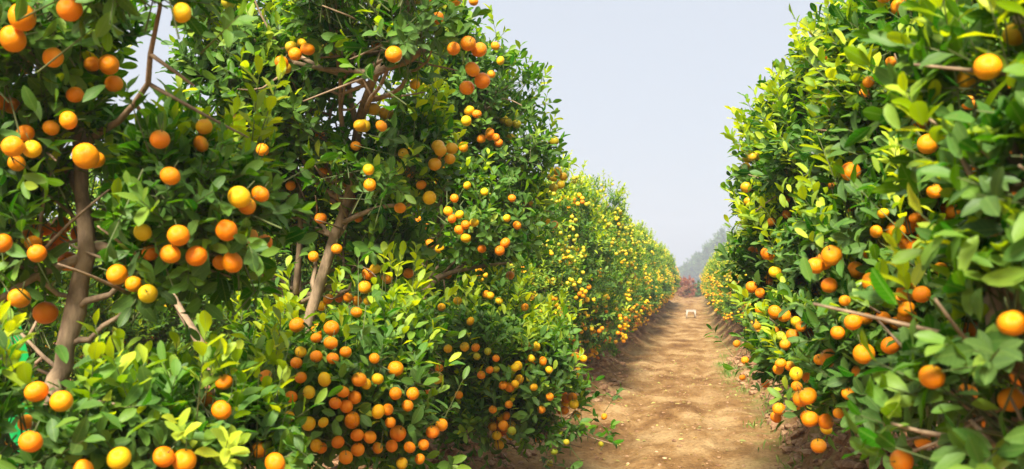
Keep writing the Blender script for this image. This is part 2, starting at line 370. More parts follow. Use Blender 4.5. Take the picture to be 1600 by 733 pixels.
def crown(name, blobs, n_, fruits=None, young=.15, tone0=.25, leafL=.062, lod=0, extra=None, twig=True, leafmat=None, view_clear=False, prune=(), open_lines=None, open_y=0, zlo=.05, len_=(.07, .17)):
    p_, d, shell, u, k = blob_shoots(blobs, n_, young, zlo=zlo); S = len(p_)
    yb = np.array([b[7] if len(b) > 7 else 1. for b in blobs])[k]
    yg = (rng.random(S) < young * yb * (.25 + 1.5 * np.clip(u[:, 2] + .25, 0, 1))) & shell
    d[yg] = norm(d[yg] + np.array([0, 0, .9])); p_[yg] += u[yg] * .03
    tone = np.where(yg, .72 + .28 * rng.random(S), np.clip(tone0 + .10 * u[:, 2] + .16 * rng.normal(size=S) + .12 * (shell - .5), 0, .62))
    ln = np.where(yg, .13 + .13 * rng.random(S), len_[0] + (len_[1] - len_[0]) * rng.random(S))
    nl = np.where(yg, rng.integers(8, 14, S), rng.integers(6, 11, S))
    if extra is not None:                          # hand placed shoots: pos, dir, length, tone
        ep, ed, el, et = extra; p_ = np.vstack([p_, ep]); d = np.vstack([d, ed]); ln = np.append(ln, el); tone = np.append(tone, et)
        nl = np.append(nl, np.maximum(5, (el * 62).astype(int))); yg = np.append(yg, et > .6)
    if len(prune):
        w_ = (p_ + d * ln[:, None] * .6 - CAMP) @ CAMR; px = 800 + FPX * w_[:, 0] / -w_[:, 2]; py = 366.5 - FPX * w_[:, 1] / -w_[:, 2]; ok = np.ones(len(p_), bool)
        for (u_, v_, ru_, rv_, pr_) in prune: ok &= ~((((px - u_) / ru_) ** 2 + ((py - v_) / rv_) ** 2 < 1) & (rng.random(len(px)) < pr_))
        p_, d, ln, nl, tone, yg = p_[ok], d[ok], ln[ok], nl[ok], tone[ok], yg[ok]
    LL = np.full(len(p_), leafL) * (.85 + .3 * rng.random(len(p_)))
    lv = shoots(p_, d, ln, nl, tone, LL); sid0 = lv['sid'].copy()
    if fruits is not None and len(fruits):
        kd = KDTree(len(fruits))
        for i_, f in enumerate(fruits): kd.insert(f[:3], i_)
        kd.balance(); mid = lv['pos'] + lv['ax'] * lv['L'][:, None] * .5; tip = lv['pos'] + lv['ax'] * lv['L'][:, None] * .9
        keep = np.ones(len(mid), bool)
        for i_ in range(len(mid)):
            for q in (mid[i_], tip[i_], lv['pos'][i_]):
                co, ix, ds = kd.find(q)
                if ds < fruits[ix][3] * 1.12: keep[i_] = False; break
        bas = lv['pos']
        def clear(c, tc, D, rad, ln_, prob):
            w_ = mid - c; al = w_ @ tc; near = np.flatnonzero((al > -.02) & (al < ln_) & (np.einsum('ij,ij->i', w_, w_) - al * al < .01)); hit = np.zeros(len(near), bool)
            for arr, ex_ in ((mid, .012), (tip, 0), (bas, 0)):
                w2 = arr[near] - c; a2 = w2 @ tc; pr = np.linalg.norm(w2 - a2[:, None] * tc, axis=1); hit |= (pr < rad * (1 - a2 / D) + ex_) & (a2 > -.01)
            hit = near[hit]; keep[hit[rng.random(len(hit)) < prob]] = False
        for f in fruits:                           # fruit hangs clear of most leaves on its open side
            if len(f) > 5 or rng.random() < .12: continue
            c = np.array(f[:3]); tc = norm(c * np.array([1, 1, 0])) if not view_clear else norm(CAMP - c); clear(c, tc, 9., f[3], .24, .85)
        if view_clear:
            for f in HERO: c = np.array(f[:3]); tc = CAMP - c; D = np.linalg.norm(tc); clear(c, tc / D, D, f[3] * .97, min(D - .2, 3.), .98 if f[6] > .3 else .88)
        for (line, wpx) in (open_lines or []):     # bare stretches of trunk
            Lp = np.array(line, float); w_ = (mid - CAMP) @ CAMR; px = 800 + FPX * w_[:, 0] / -w_[:, 2]; py = 366.5 - FPX * w_[:, 1] / -w_[:, 2]
            dmin = np.full(len(px), 1e9)
            for a_, b_ in zip(Lp[:-1], Lp[1:]):
                t_ = np.clip(((px - a_[0]) * (b_[0] - a_[0]) + (py - a_[1]) * (b_[1] - a_[1])) / ((b_ - a_) ** 2)[:2].sum(), 0, 1)
                dmin = np.minimum(dmin, np.hypot(px - a_[0] - t_ * (b_[0] - a_[0]), py - a_[1] - t_ * (b_[1] - a_[1])))
            keep &= ~((dmin < wpx) & (mid[:, 1] < open_y) & (rng.random(len(px)) < .88))
        for kk in lv: lv[kk] = lv[kk][keep]
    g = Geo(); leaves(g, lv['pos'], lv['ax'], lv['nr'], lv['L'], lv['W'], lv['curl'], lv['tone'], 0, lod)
    if twig:
        S_ = len(p_); cnt = np.bincount(lv['sid'], minlength=S_); full = np.bincount(sid0, minlength=S_); okst = cnt > .6 * full
        if fruits is not None and len(fruits):
            for i_ in np.flatnonzero(okst):
                for t_ in (-.3, .1, .45, .8):
                    co, ix, ds = kd.find(p_[i_] + d[i_] * (ln[i_] * t_))
                    if ds < fruits[ix][3] * 1.3: okst[i_] = False; break
        stems(g, (p_ - d * .07)[okst], (p_ + d * ln[:, None])[okst], .0022, .0009, 1)
    me = g.mesh(name, [leafmat or M_LEAF, M_TWIG]); return me

def fruit_mesh(name, m_, seg=20, rings=14):
    g = Geo(); v, l, s = [], [], []
    for r_ in range(rings + 1):
        th = math.pi * r_ / rings
        for k in range(seg):
            ph = 2 * math.pi * k / seg
            rr = 1 + .012 * math.sin(5 * ph) * math.sin(th); z = math.cos(th) * .92
            if th < .5: z -= .07 * (1 - th / .5) ** 2
            if th > 2.8: z += .05 * ((th - 2.8) / .34)
            v.append((math.sin(th) * math.cos(ph) * rr, math.sin(th) * math.sin(ph) * rr, z))
    for r_ in range(rings):
        for k in range(seg): l += [r_ * seg + k, (r_ + 1) * seg + k, (r_ + 1) * seg + (k + 1) % seg, r_ * seg + (k + 1) % seg]; s.append(4)
    g.add(np.array(v), np.array(l), np.array(s), 0)
    if seg > 10:
        st = []
        for k in range(10):
            a_ = k * math.pi / 5; rr = .20 if k % 2 == 0 else .09; st.append((math.cos(a_) * rr, math.sin(a_) * rr, .88 - .3 * rr))
        st = np.array(st + [(0, 0, .93)]); fl = []
        for k in range(10): fl += [10, k, (k + 1) % 10]
        g.add(st, np.array(fl), np.full(10, 3), 1)
        tube(g, [(0, 0, .84), (.03, .01, 1.25), (.10, 0, 1.9)], [.05, .045, .05], 1, 6)
    return g.mesh(name, [m_, M_TWIG], use_attr=False)
FM = {c: fruit_mesh('fruit_' + c, m_) for c, m_ in (('orange', M_ORANGE), ('gold', M_GOLD), ('unripe', M_UNRIPE))}
FMAT = {'orange': M_ORANGE, 'gold': M_GOLD, 'unripe': M_UNRIPE}
_lo = {}
def fruit_stuff(name, fr, parent):
    if not len(fr): return
    sg, rg = 10, 7; g = Geo()
    base = []
    for r_ in range(rg + 1):
        th = math.pi * r_ / rg
        for k in range(sg): ph = 2 * math.pi * k / sg; base.append((math.sin(th) * math.cos(ph), math.sin(th) * math.sin(ph), .92 * math.cos(th)))
    base = np.array(base); fl = []
    for r_ in range(rg):
        for k in range(sg): fl += [r_ * sg + k, (r_ + 1) * sg + k, (r_ + 1) * sg + (k + 1) % sg, r_ * sg + (k + 1) % sg]
    fl = np.array(fl); cs = ['orange', 'gold', 'unripe']
    for f in fr: g.add(base * f[3] + np.array(f[:3]), fl, np.full(sg * rg, 4), cs.index(f[4]))
    me = g.mesh(name, [M_ORANGE, M_GOLD, M_UNRIPE], use_attr=False); o = link(name, me, parent); o['kind'] = 'stuff'; return o

def make_fruits(blobs, n_clusters, gold=.3, unripe=.03, r0=.0225, zlo=.1, existing=(), side=None):
    """fruit hang in small clusters near the crown's surface"""
    p_, d, sh, u, k = blob_shoots(blobs, n_clusters * 4, zlo=zlo); p_, u = p_[sh], u[sh]
    B = np.array([b[:6] for b in blobs], float); res = list(existing); cnt = 0
    for q, uu in zip(p_, u):
        if cnt >= n_clusters: break
        dist = np.sqrt((((q - B[:, :3]) / B[:, 3:6]) ** 2).sum(1))
        if dist.min() < .86: continue
        cnt += 1; q = q + uu * .085 - np.array([0, 0, .02])
        for _ in range(int(rng.choice([1, 1, 1, 2, 2, 3, 3, 4, 5]))):
            rr = r0 * rng.uniform(.84, 1.12); c = q + norm(rng.normal(size=3)) * rr * 2.1 * (0 if _ == 0 else 1) + np.array([0, 0, -.012 * _])
            if all((c[0] - f[0]) ** 2 + (c[1] - f[1]) ** 2 + (c[2] - f[2]) ** 2 > (rr + f[3]) ** 2 * .92 for f in (res if not len(existing) else res + HERO)):
                x = rng.random(); res.append((c[0], c[1], c[2], rr, 'unripe' if x < unripe else 'gold' if x < unripe + gold else 'orange'))
    return res

def limbs(name, stem, r0, r1, blobs, per=3, rr=.009, extra=()):
    """tapered trunk through `stem` with limbs reaching into each blob"""
    g = Geo(); P_ = smooth_path(stem, 18); P_ = P_ + rng.normal(0, .004, P_.shape); t = np.linspace(0, 1, 18)
    rad = r0 + (r1 - r0) * t; rad[0] *= 1.35; rad[1] *= 1.12
    tube(g, P_, rad * (1 + .06 * rng.normal(size=18)), 0, 10, .12)
    for e in extra:
        Q = smooth_path(e[0], 10); tube(g, Q, np.linspace(e[1], e[2], 10), 0, 8, .1)
    for b in blobs:
        c = np.array(b[:3]); rad_b = np.array(b[3:6])
        for _ in range(per):
            tgt = c + norm(rng.normal(size=3) + np.array([0, 0, .4])) * rad_b * rng.uniform(.35, .8)
            low = [i_ for i_ in range(3, 17) if P_[i_][2] < tgt[2] - .05]
            i_ = low[int(len(low) * rng.uniform(.45, .99))] if low else 3
            s = P_[i_]; midp = (s + tgt) / 2 + rng.normal(0, .03, 3) + np.array([0, 0, -.03])
            L_ = np.linalg.norm(tgt - s); Q = smooth_path([s, midp, tgt], 8); Q[1:-1] += rng.normal(0, .006, (6, 3))
            ra = min(rad[i_] * .7, rr * (.6 + L_))
            tube(g, Q, np.linspace(ra, .0035, 8), 0, 6, .1)
            for __ in range(3):
                s2 = Q[rng.integers(3, 7)]; t2 = s2 + norm(rng.normal(size=3) + (tgt - s) * 2) * rng.uniform(.12, .3)
                tube(g, smooth_path([s2, (s2 + t2) / 2 + rng.normal(0, .015, 3), t2], 5), np.linspace(.005, .002, 5), 0, 5)
    return g.mesh(name, [M_BARK], use_attr=False)

def put_fruits(parent, fr, loc=np.zeros(3), rz=0., sc=1., maxn=100):
    """the 100 fruit turned most towards the camera's side are parts, the rest one mass"""
    if not fr: return
    c, s = math.cos(rz), math.sin(rz); F = np.array([f[:3] for f in fr]) * sc
    Wp = np.stack([F[:, 0] * c - F[:, 1] * s, F[:, 0] * s + F[:, 1] * c, F[:, 2]], 1) + loc
    cen = Wp.mean(0); tc = norm(CAMP - cen); score = (Wp - cen) @ tc - .3 * np.linalg.norm(Wp - CAMP, axis=1)
    score = score + np.array([10. if len(f) > 5 else 0. for f in fr])
    order = np.argsort(-score)
    for i_ in order[:maxn]:
        f = fr[i_]; o = link('orange_fruit', FM[f[4]], parent); o.location = f[:3]; o.scale = (f[3] * rng.uniform(.94, 1.03), f[3], f[3] * rng.uniform(.9, 1.06))
        o.rotation_euler = (rng.normal(0, .6), rng.normal(0, .6), rng.uniform(0, 6.28))
        if f[4] == 'unripe': o['label'] = 'yellowish green unripe fruit'
    rest = [fr[i_] for i_ in order[maxn:]]
    if rest: fruit_stuff('fruit', rest, parent)

G_L, G_R, G_B = 'orange trees in the left row along the path', 'orange trees in the right row along the path', 'orange trees in the row behind the left one'

# ---- hero fruit seen in the photograph: (u, v, size in photo pixels)
H_L1 = [(35,27,44),(20,61,42),(109,14,40),(83,90,32),(170,101,33),(178,131,28),(117,148,27),(107,188,29),(40,208,27),(20,229,34),(50,233,30),(26,255,27),
 (134,244,42),(149,250,30),(41,105,24),(144,100,26),(80,200,27),(250,218,32),(319,198,26),(314,225,26),(266,275,32),(284,20,32),(374,308,36),(386,322,28),(407,303,28),
 (354,360,34),(279,368,34),(266,397,32),(307,400,34),(363,410,34),(223,363,28),(235,395,26),(183,429,34),(231,459,30),(209,444,26),(52,380,26),(58,396,30),(4,380,30),
 (30,466,34),(71,489,38),(345,410,26),(0,160,26),(18,165,26)]
H_L1b = [(57,612,36),(96,627,36),(48,690,36),(186,716,38),(256,714,34),(288,720,38),(350,597,27),(346,641,32),(323,623,25),(405,703,26),(430,724,34),(40,660,26),(12,700,26),(130,735,34)]
H_L2 = [(615,85,27),(588,69,17),(709,76,21),(648,132,17),(740,2,15),(596,197,19),(410,234,21),(578,289,21),(500,211,16),(472,68,17),(454,290,16),(625,325,19),(671,309,22),
 (658,289,17),(576,265,18),(501,341,20),(490,401,18),(526,389,18),(575,428,20),(570,449,21),(605,434,19),(638,427,17),(586,420,17),(556,228,17),(640,270,16),(630,240,17),(690,250,16),(548,310,16),(505,268,16),(560,340,16)]
H_L2b = [(464,508,25),(518,513,25),(517,536,23),(494,528,18),(513,467,17),(530,466,15),(544,465,16),(558,470,17),(575,470,15),(502,478,17),(557,488,19),(541,462,14),(415,588,21),(494,557,20),
 (470,550,19),(455,620,20),(483,613,21),(507,593,23),(482,662,23),(524,630,20),(541,635,21),(535,612,22),(561,593,24),(554,621,22),(590,592,19),(618,615,21),(645,615,21),
 (591,643,23),(637,634,19),(606,640,19),(528,691,21),(494,696,21),(558,680,21),(578,683,21),(612,697,20),(656,717,17),(690,664,20),(676,675,22),(640,699,19),(662,695,18),
 (628,724,19),(502,700,19),(463,567,19),(520,560,20),(548,655,19),(572,600,18),(585,560,17),(540,550,19),(470,590,19),(505,660,18),(452,650,17),(590,700,18),(610,660,18)]
H_L3 = [(752,217,15),(724,230,17),(768,116,13),(782,95,14),(774,72,14),(741,348,15),(808,352,14),(792,341,13),(687,389,15),(728,372,17),(780,391,14),(753,389,14),(766,462,13),(735,502,14),
 (726,542,15),(752,586,14),(743,543,14),(786,602,14),(834,605,13),(859,620,13),(858,578,13),(805,574,14),(944,651,11),(700,330,15),(672,380,14),(715,470,14),(760,460,14),(700,430,13),(797,430,14),
 (710,310,14),(757,300,13),(775,215,13),(800,310,13),(730,290,13),(700,545,14),(780,470,13),(820,480,13),(690,480,13),(717,617,13),(795,632,13),(770,640,13),(686,575,14),(765,578,13),(775,560,12),(830,560,13),(805,600,13),(846,640,13)]
H_L3g = [(859,724,11),(885,691,10),(775,577,12),(866,706,12),(939,694,9),(762,549,12),(745,557,12)]
H_R1 = [(1586,54,38),(1543,105,42),(1512,125,37),(1515,160,28),(1565,140,26),(1566,468,38),(1582,505,46),(1580,624,40),(1548,355,32),(1590,240,30),(1597,300,30)]
H_R1b = [(1456,589,40),(1513,612,30),(1409,720,36),(1442,690,26),(1518,514,27),(1592,590,30),(1530,660,28)]
H_R2 = [(1450,225,34),(1461,299,26),(1440,460,28),(1405,467,22),(1475,485,26),(1391,540,29),(1333,503,28),(1380,497,24),(1353,498,21),(1393,96,19),(1357,128,19),(1369,362,21),(1380,333,18),
 (1490,330,24),(1522,270,22),(1430,340,20),(1309,520,22),(1325,615,20),(1310,646,17),(1400,505,22),(1447,500,24),(1320,470,18),(1470,420,22),(1340,580,19)]
H_R3 = [(1229,335,15),(1228,312,14),(1205,347,14),(1284,205,13),(1174,390,12),(1186,391,12),(1244,584,22),(1220,568,18),(1234,572,17),(1245,604,18),(1216,577,18),(1280,562,18),(1164,563,13),
 (1151,537,12),(1210,493,14),(1183,510,13),(1196,600,13),(1197,430,12),(1203,440,12),(1230,270,12),(1190,460,12),(1270,400,14),(1250,440,14),(1290,500,15),(1265,520,15),(1350,145,16),(1300,290,14),(1330,330,15),(1275,455,14),(1240,495,14),(1228,540,15),(1260,590,17),(1160,590,11),(1225,520,14),(1290,440,14)]
def surface_depth(u, v, blobs):
    d = ray(u, v); best = None
    for b in blobs:
        r_ = np.array(b[3:6]) * 1.0 + .09; a_ = d / r_; c_ = (CAMP - np.array(b[:3])) / r_
        A, B_, C_ = a_ @ a_, 2 * a_ @ c_, c_ @ c_ - 1; q = B_ * B_ - 4 * A * C_
        if q > 0:
            t_ = (-B_ - math.sqrt(q)) / 2 / A
            if t_ > 0 and (best is None or t_ < best): best = t_
    return best
def hero(lst, col=None, lo=0., hi=99., gold=.15, blobs=None):
    o_ = []
    for (u, v, s) in lst:
        D = min(max(.046 * FPX / s, lo), hi)
        sd_ = surface_depth(u, v, blobs) if blobs else None
        if sd_ is not None: D = min(max(sd_, D * .78), D * 1.18)
        p_ = at_depth(u, v, D)
        c = col or ('gold' if rng.random() < gold else 'orange'); o_.append((p_[0], p_[1], p_[2], s * D / FPX / 2, c, 1, rng.random()))
    return o_
def blob(u, v, Y, ru, rv, ry, dens=1., yng=1.):
    c = at(u, v, Y); D = (c - CAMP) @ (CAMR @ np.array([0, 0, -1.])); return (c[0], c[1], c[2], max(.06, ru * D / FPX - .07), max(.06, ry - .06), max(.06, rv * D / FPX - .07), dens, yng)
def around(fr, n_=2, tone=.3, off=.05):
    """shoots carrying the hand placed fruit, just behind and above them"""
    P_, D_, L_, T_ = [], [], [], []
    for f in fr:
        c = np.array(f[:3]); tc = norm(CAMP - c)
        for _ in range(n_):
            q = c - tc * rng.uniform(.03, .03 + off) + rng.normal(0, .035, 3) + np.array([0, 0, rng.uniform(-.05, .03)])
            P_.append(q); D_.append(norm(rng.normal(0, .6, 3) + np.array([0, 0, .7]) + tc * .35)); L_.append(rng.uniform(.07, .14)); T_.append(np.clip(rng.normal(tone, .12), 0, .9))
    return np.array(P_), np.array(D_), np.array(L_), np.array(T_)
def join_extra(*es): return tuple(np.concatenate([e[k] for e in es]) for k in range(4))
def sprigs(lst):
    """young upright shoots: (u, v of base, Y, u2, v2 of tip, tone)"""
    P_, D_, L_, T_ = [], [], [], []
    for (u, v, Y, u2, v2, t) in lst:
        a = at(u, v, Y); b = at(u2, v2, Y + rng.uniform(-.04, .04)); L = np.linalg.norm(b - a); P_.append(a); D_.append((b - a) / L); L_.append(L); T_.append(t)
    return np.array(P_), np.array(D_), np.array(L_), np.array(T_)

SKY_GAPS = ((236, 60, 30, 60, .97), (232, 120, 34, 60, .97), (200, 190, 26, 22, .9), (330, 190, 14, 10, .9), (400, 150, 10, 12, .8), (790, 20, 66, 58, .97), (850, 70, 40, 50, .95), (245, 110, 44, 80, .95), (236, 20, 40, 60, .95), (190, 175, 40, 18, .9), (1330, -25, 90, 42, .95), (1205, 705, 70, 82, .96), (1300, 745, 95, 78, .96), (1150, 640, 45, 70, .9),
   (1195, 40, 62, 90, .97), (1225, -30, 120, 45, .98), (1232, 5, 58, 58, .98), (1215, 60, 40, 55, .97), (1190, 45, 48, 75, .97))
PLAN, HERO = [], []
def plan_tree(*a, **k): PLAN.append((a, k))
def hero_tree(name_label, group, base, stem, r0, r1, blobs, n_, fr, clusters, young=.15, tone0=.25, leafL=.062, sprig=None, limb_extra=(), gold=.15, per=3, maxn=100, unripe=.02, open_lines=None, open_y=0, prune=()):
    root = empty('orange_tree', (0, 0, 0)); root.location = base
    b3 = np.array(base)
    nh = len(fr)
    fr_all = make_fruits([b[:7] for b in blobs], clusters, gold, unripe, existing=fr, zlo=.12) if clusters else fr
    ex = around(fr) if fr else None
    if sprig: ex = join_extra(ex, sprigs(sprig)) if ex is not None else sprigs(sprig)
    cm = crown('crown', blobs, n_, fr_all, young, tone0, leafL, extra=ex, view_clear=True, open_lines=open_lines, open_y=open_y, prune=tuple(prune) + SKY_GAPS)
    tm = limbs('trunk', stem, r0, r1, blobs, per, extra=limb_extra)
    for me in (cm, tm): me.transform(Matrix.Translation(-Vector(base)))
    link('trunk', tm, root); link('crown', cm, root)
    fl = [(f[0] - b3[0], f[1] - b3[1], f[2] - b3[2]) + tuple(f[3:]) for f in fr_all]
    put_fruits(root, fl, b3, 0., 1., maxn)
    return tag(root, name_label, 'orange tree', group)

def gz(x, y): return float(height(x, y))
def bs(x, y): return (x, y, gz(x, y) - .01)

# ---------------- left row, near trees
b = bs(-1.52, 1.95)
stem = [b, at(78, 640, 1.98), at(95, 570, 1.98), at(122, 470, 2.0), at(134, 370, 2.0), at(128, 260, 2.02), at(112, 130, 2.05), at(100, 20, 2.1), at(90, -60, 2.1)]
plan_tree('nearest orange tree at the left edge with bare tan trunk and large blurred fruit', G_L, b, stem, .026, .011,
  [blob(50, 60, 1.9, 120, 130, .26, .8), blob(60, 230, 1.95, 140, 110, .28, .8), blob(310, 330, 2.0, 130, 120, .24, 1.), blob(180, 330, 2.15, 130, 110, .2, .8), blob(40, 380, 1.95, 90, 80, .22, .7),
   blob(250, 400, 2.1, 110, 60, .2, .8), blob(220, -55, 1.7, 90, 50, .2, .8), blob(60, 690, 1.72, 170, 90, .26, 1.1, 1.6), blob(290, 700, 2.0, 190, 75, .28, 1.1, 1.6), blob(40, 520, 2.3, 60, 60, .15, .35)],
  1500, [(H_L1, dict()), (H_L1b, dict())], 14, .13, .27, .056,
  sprig=[(60, 640, 1.8, 62, 590, .7), (200, 660, 1.9, 190, 610, .75), (300, 640, 2.0, 330, 590, .6), (420, 690, 2.1, 430, 640, .5), (285, 240, 2.0, 270, 150, .45), (330, 230, 2.0, 350, 170, .4), (150, 740, 1.7, 160, 650, .85), (90, 330, 2.0, 100, 300, .8)],
  limb_extra=[([at(134, 400, 2.0), at(60, 430, 1.95), at(-20, 480, 1.9)], .012, .006), ([at(132, 380, 2.0), at(230, 400, 2.05), at(330, 380, 2.05)], .014, .006), ([b, at(60, 720, 1.9), at(20, 700, 1.8)], .016, .005), ([b, at(200, 760, 2.0), at(330, 720, 2.0)], .016, .005)], gold=.1, per=1, open_lines=[([(88, 590), (120, 470), (134, 340), (126, 240)], 34)], open_y=2.02, prune=[(118, 480, 44, 90, .9), (132, 350, 44, 90, .9), (126, 240, 40, 50, .9), (100, 560, 40, 40, .8), (250, 520, 160, 62, .9), (20, 540, 60, 50, .6), (60, 560, 60, 60, .5)])

b = bs(-1.50, 3.30)
stem = [b, at(462, 590, 3.3), at(482, 495, 3.3), at(512, 400, 3.3), at(546, 305, 3.28), at(558, 200, 3.2), at(575, 140, 3.0), at(605, 108, 2.85), at(660, 80, 2.75)]
plan_tree('orange tree with slanting brown trunk and a heap of ripe fruit low in front', G_L, b, stem, .025, .010,
  [blob(640, 30, 2.7, 100, 100, .26, .95), blob(560, 30, 3.0, 100, 110, .3, .9), blob(400, 70, 3.25, 130, 130, .3, .9, 2.6), blob(350, 190, 3.5, 70, 70, .25, .4), blob(470, 170, 3.25, 110, 110, .3, .85), blob(420, 300, 3.4, 110, 80, .3, .8),
   blob(610, 260, 3.25, 100, 90, .3, 1.), blob(560, 380, 3.5, 130, 60, .3, .8), blob(440, 440, 3.6, 100, 50, .25, .6), blob(530, 610, 3.0, 150, 115, .36, 1.25), blob(420, 560, 3.1, 80, 70, .25, .9, 1.8), blob(640, 670, 3.1, 60, 55, .25, .9), blob(620, 540, 3.2, 80, 60, .25, 1., 1.8)],
  2500, [(H_L2, dict()), (H_L2b, dict(lo=2.7, hi=3.5))], 50, .16, .27, .056,
  sprig=[(385, 60, 3.1, 375, -20, 1.), (420, 50, 3.1, 430, -30, .95), (350, 100, 3.1, 345, 20, .8), (400, 130, 3.1, 405, 60, .95), (370, 240, 3.2, 360, 170, .8), (500, 460, 3.2, 470, 420, .7), (560, 450, 3.1, 560, 400, .4), (600, 510, 3.0, 640, 470, .7), (650, 590, 3.0, 660, 530, .6), (460, 190, 3.2, 455, 120, .7)],
  limb_extra=[([at(546, 315, 3.28), at(500, 290, 3.3), at(462, 220, 3.3), at(458, 150, 3.3)], .012, .006), ([at(462, 460, 3.35), at(470, 340, 3.35), at(462, 260, 3.35)], .012, .008), ([at(558, 200, 3.2), at(545, 130, 3.2), at(560, 60, 3.1)], .012, .006),
              ([at(530, 350, 3.3), at(590, 325, 3.2), at(640, 320, 3.1)], .010, .005), ([b, at(600, 700, 3.1), at(650, 650, 3.0)], .016, .005), ([b, at(330, 570, 3.35), at(290, 500, 3.4), at(262, 450, 3.45), at(215, 400, 3.45), at(160, 330, 3.4)], .022, .005)], gold=.15, open_lines=[([(484, 490), (512, 400), (546, 305)], 20), ([(558, 220), (575, 140), (600, 112)], 14), ([(462, 460), (466, 250)], 10), ([(330, 570), (262, 450)], 18)], open_y=3.4, prune=[(490, 450, 26, 50, .9), (520, 380, 26, 50, .9), (562, 170, 18, 60, .8), (390, 450, 60, 55, .6), (300, 540, 60, 60, .7)])

b = bs(-1.25, 4.75)
stem = [b, at(712, 640, 4.7), at(668, 560, 4.7), at(660, 465, 4.7), at(668, 400, 4.7), at(690, 320, 4.68), at(705, 270, 4.6), at(720, 170, 4.6)]
plan_tree('orange tree with forked thin trunk and low branch reaching over the path edge', G_L, b, stem, .025, .010,
  [blob(720, 80, 4.6, 70, 80, .35, .8), blob(760, 150, 4.6, 85, 90, .35, 1.), blob(690, 220, 4.7, 100, 90, .4, .9), blob(805, 250, 4.7, 75, 60, .35, 1.), blob(760, 350, 4.6, 95, 70, .4, 1.), blob(640, 330, 4.9, 80, 100, .3, .7), blob(640, 470, 4.9, 90, 90, .3, .6),
   blob(750, 560, 4.5, 110, 100, .4, 1.2), blob(830, 590, 4.6, 85, 85, .35, 1.2), blob(760, 660, 4.4, 110, 45, .3, 1.1), blob(880, 660, 4.5, 55, 28, .16, .9)],
  2700, [(H_L3, dict(lo=4.0, hi=5.2, gold=.35)), (H_L3g, dict(col='unripe', lo=4.0, hi=5.0))], 95, .12, .30, .054,
  sprig=[(675, 500, 4.2, 672, 440, .85), (820, 130, 4.6, 828, 110, .5), (700, 20, 4.5, 690, -30, .6), (900, 670, 4.5, 965, 692, .3), (880, 680, 4.4, 885, 640, .3), (740, 90, 4.5, 745, 50, .6), (690, 640, 4.3, 690, 600, .7)],
  limb_extra=[([at(661, 462, 4.7), at(690, 432, 4.65), at(740, 418, 4.6), at(800, 410, 4.6)], .016, .006), ([b, at(800, 660, 4.6), at(880, 672, 4.5), at(958, 694, 4.45)], .008, .002), ([b, at(670, 700, 4.5), at(650, 640, 4.5)], .014, .005)], gold=.4, unripe=.04, open_lines=[([(660, 455), (668, 400), (700, 290)], 14), ([(661, 462), (690, 432), (750, 418)], 9)], open_y=4.7)

# ---------------- right row, near trees
b = bs(1.38, 1.35)
stem = [b, at(1640, 600, 1.5), at(1660, 350, 1.5), at(1640, 150, 1.5), at(1600, 20, 1.55)]
plan_tree('nearest orange tree at the right edge with large soft out of focus leaves', G_R, b, stem, .03, .012,
  [blob(1590, 110, 1.55, 80, 120, .25, .8), blob(1600, 300, 1.45, 95, 130, .22, .9, 1.3), blob(1600, 520, 1.45, 90, 110, .22, .9), blob(1560, 660, 1.55, 120, 100, .22, .9), blob(1480, 640, 1.65, 80, 70, .18, .6), blob(1700, 300, 1.5, 100, 300, .4, .8)],
  760, [(H_R1, dict(lo=1.45)), (H_R1b, dict(lo=1.55))], 6, .2, .3, .056,
  sprig=[(1560, 330, 1.35, 1440, 270, .55), (1530, 300, 1.4, 1400, 200, .6), (1600, 240, 1.4, 1510, 160, .5), (1590, 430, 1.4, 1500, 340, .85), (1480, 700, 1.5, 1330, 600, .5), (1560, 600, 1.5, 1440, 540, .35), (1620, 500, 1.4, 1540, 420, .5), (1500, 733, 1.45, 1340, 680, .15), (1590, 20, 1.4, 1560, -20, .9)],
  gold=.1, per=2)

b = bs(1.22, 2.60)
stem = [b, at(1500, 620, 2.6), at(1480, 450, 2.6), at(1500, 300, 2.6), at(1490, 100, 2.6), at(1480, -40, 2.6)]
plan_tree('dense orange tree beside the crumbling bank with fruit half hidden by dark leaves', G_R, b, stem, .03, .012,
  [blob(1480, 60, 2.65, 110, 130, .35, 1.), blob(1400, 60, 2.8, 80, 90, .3, 1.), blob(1420, 220, 2.7, 110, 110, .35, 1.1), blob(1530, 250, 2.5, 110, 140, .35, 1.), blob(1380, 370, 2.6, 100, 80, .32, 1.1, 1.6), blob(1500, 430, 2.4, 130, 110, .35, 1.1),
   blob(1380, 520, 2.55, 115, 90, .34, 1.2), blob(1500, 580, 2.3, 110, 90, .3, 1.), blob(1360, 600, 2.45, 60, 40, .2, .8), blob(1570, 120, 2.6, 80, 130, .3, .9)],
  2900, [(H_R2, dict(lo=2.0, hi=2.9))], 60, .15, .13, .056,
  sprig=[(1330, 420, 2.5, 1260, 370, .75), (1350, 480, 2.4, 1290, 400, .45), (1370, 400, 2.5, 1400, 330, .8), (1300, 590, 2.4, 1240, 570, .2), (1420, 30, 2.6, 1400, -30, .5), (1360, 60, 2.8, 1340, 10, .5), (1470, 380, 2.3, 1460, 310, .85)],
  limb_extra=[([b, at(1380, 620, 2.5), at(1320, 560, 2.5)], .016, .005), ([b, at(1560, 640, 2.3), at(1580, 560, 2.2)], .016, .005)], gold=.12)

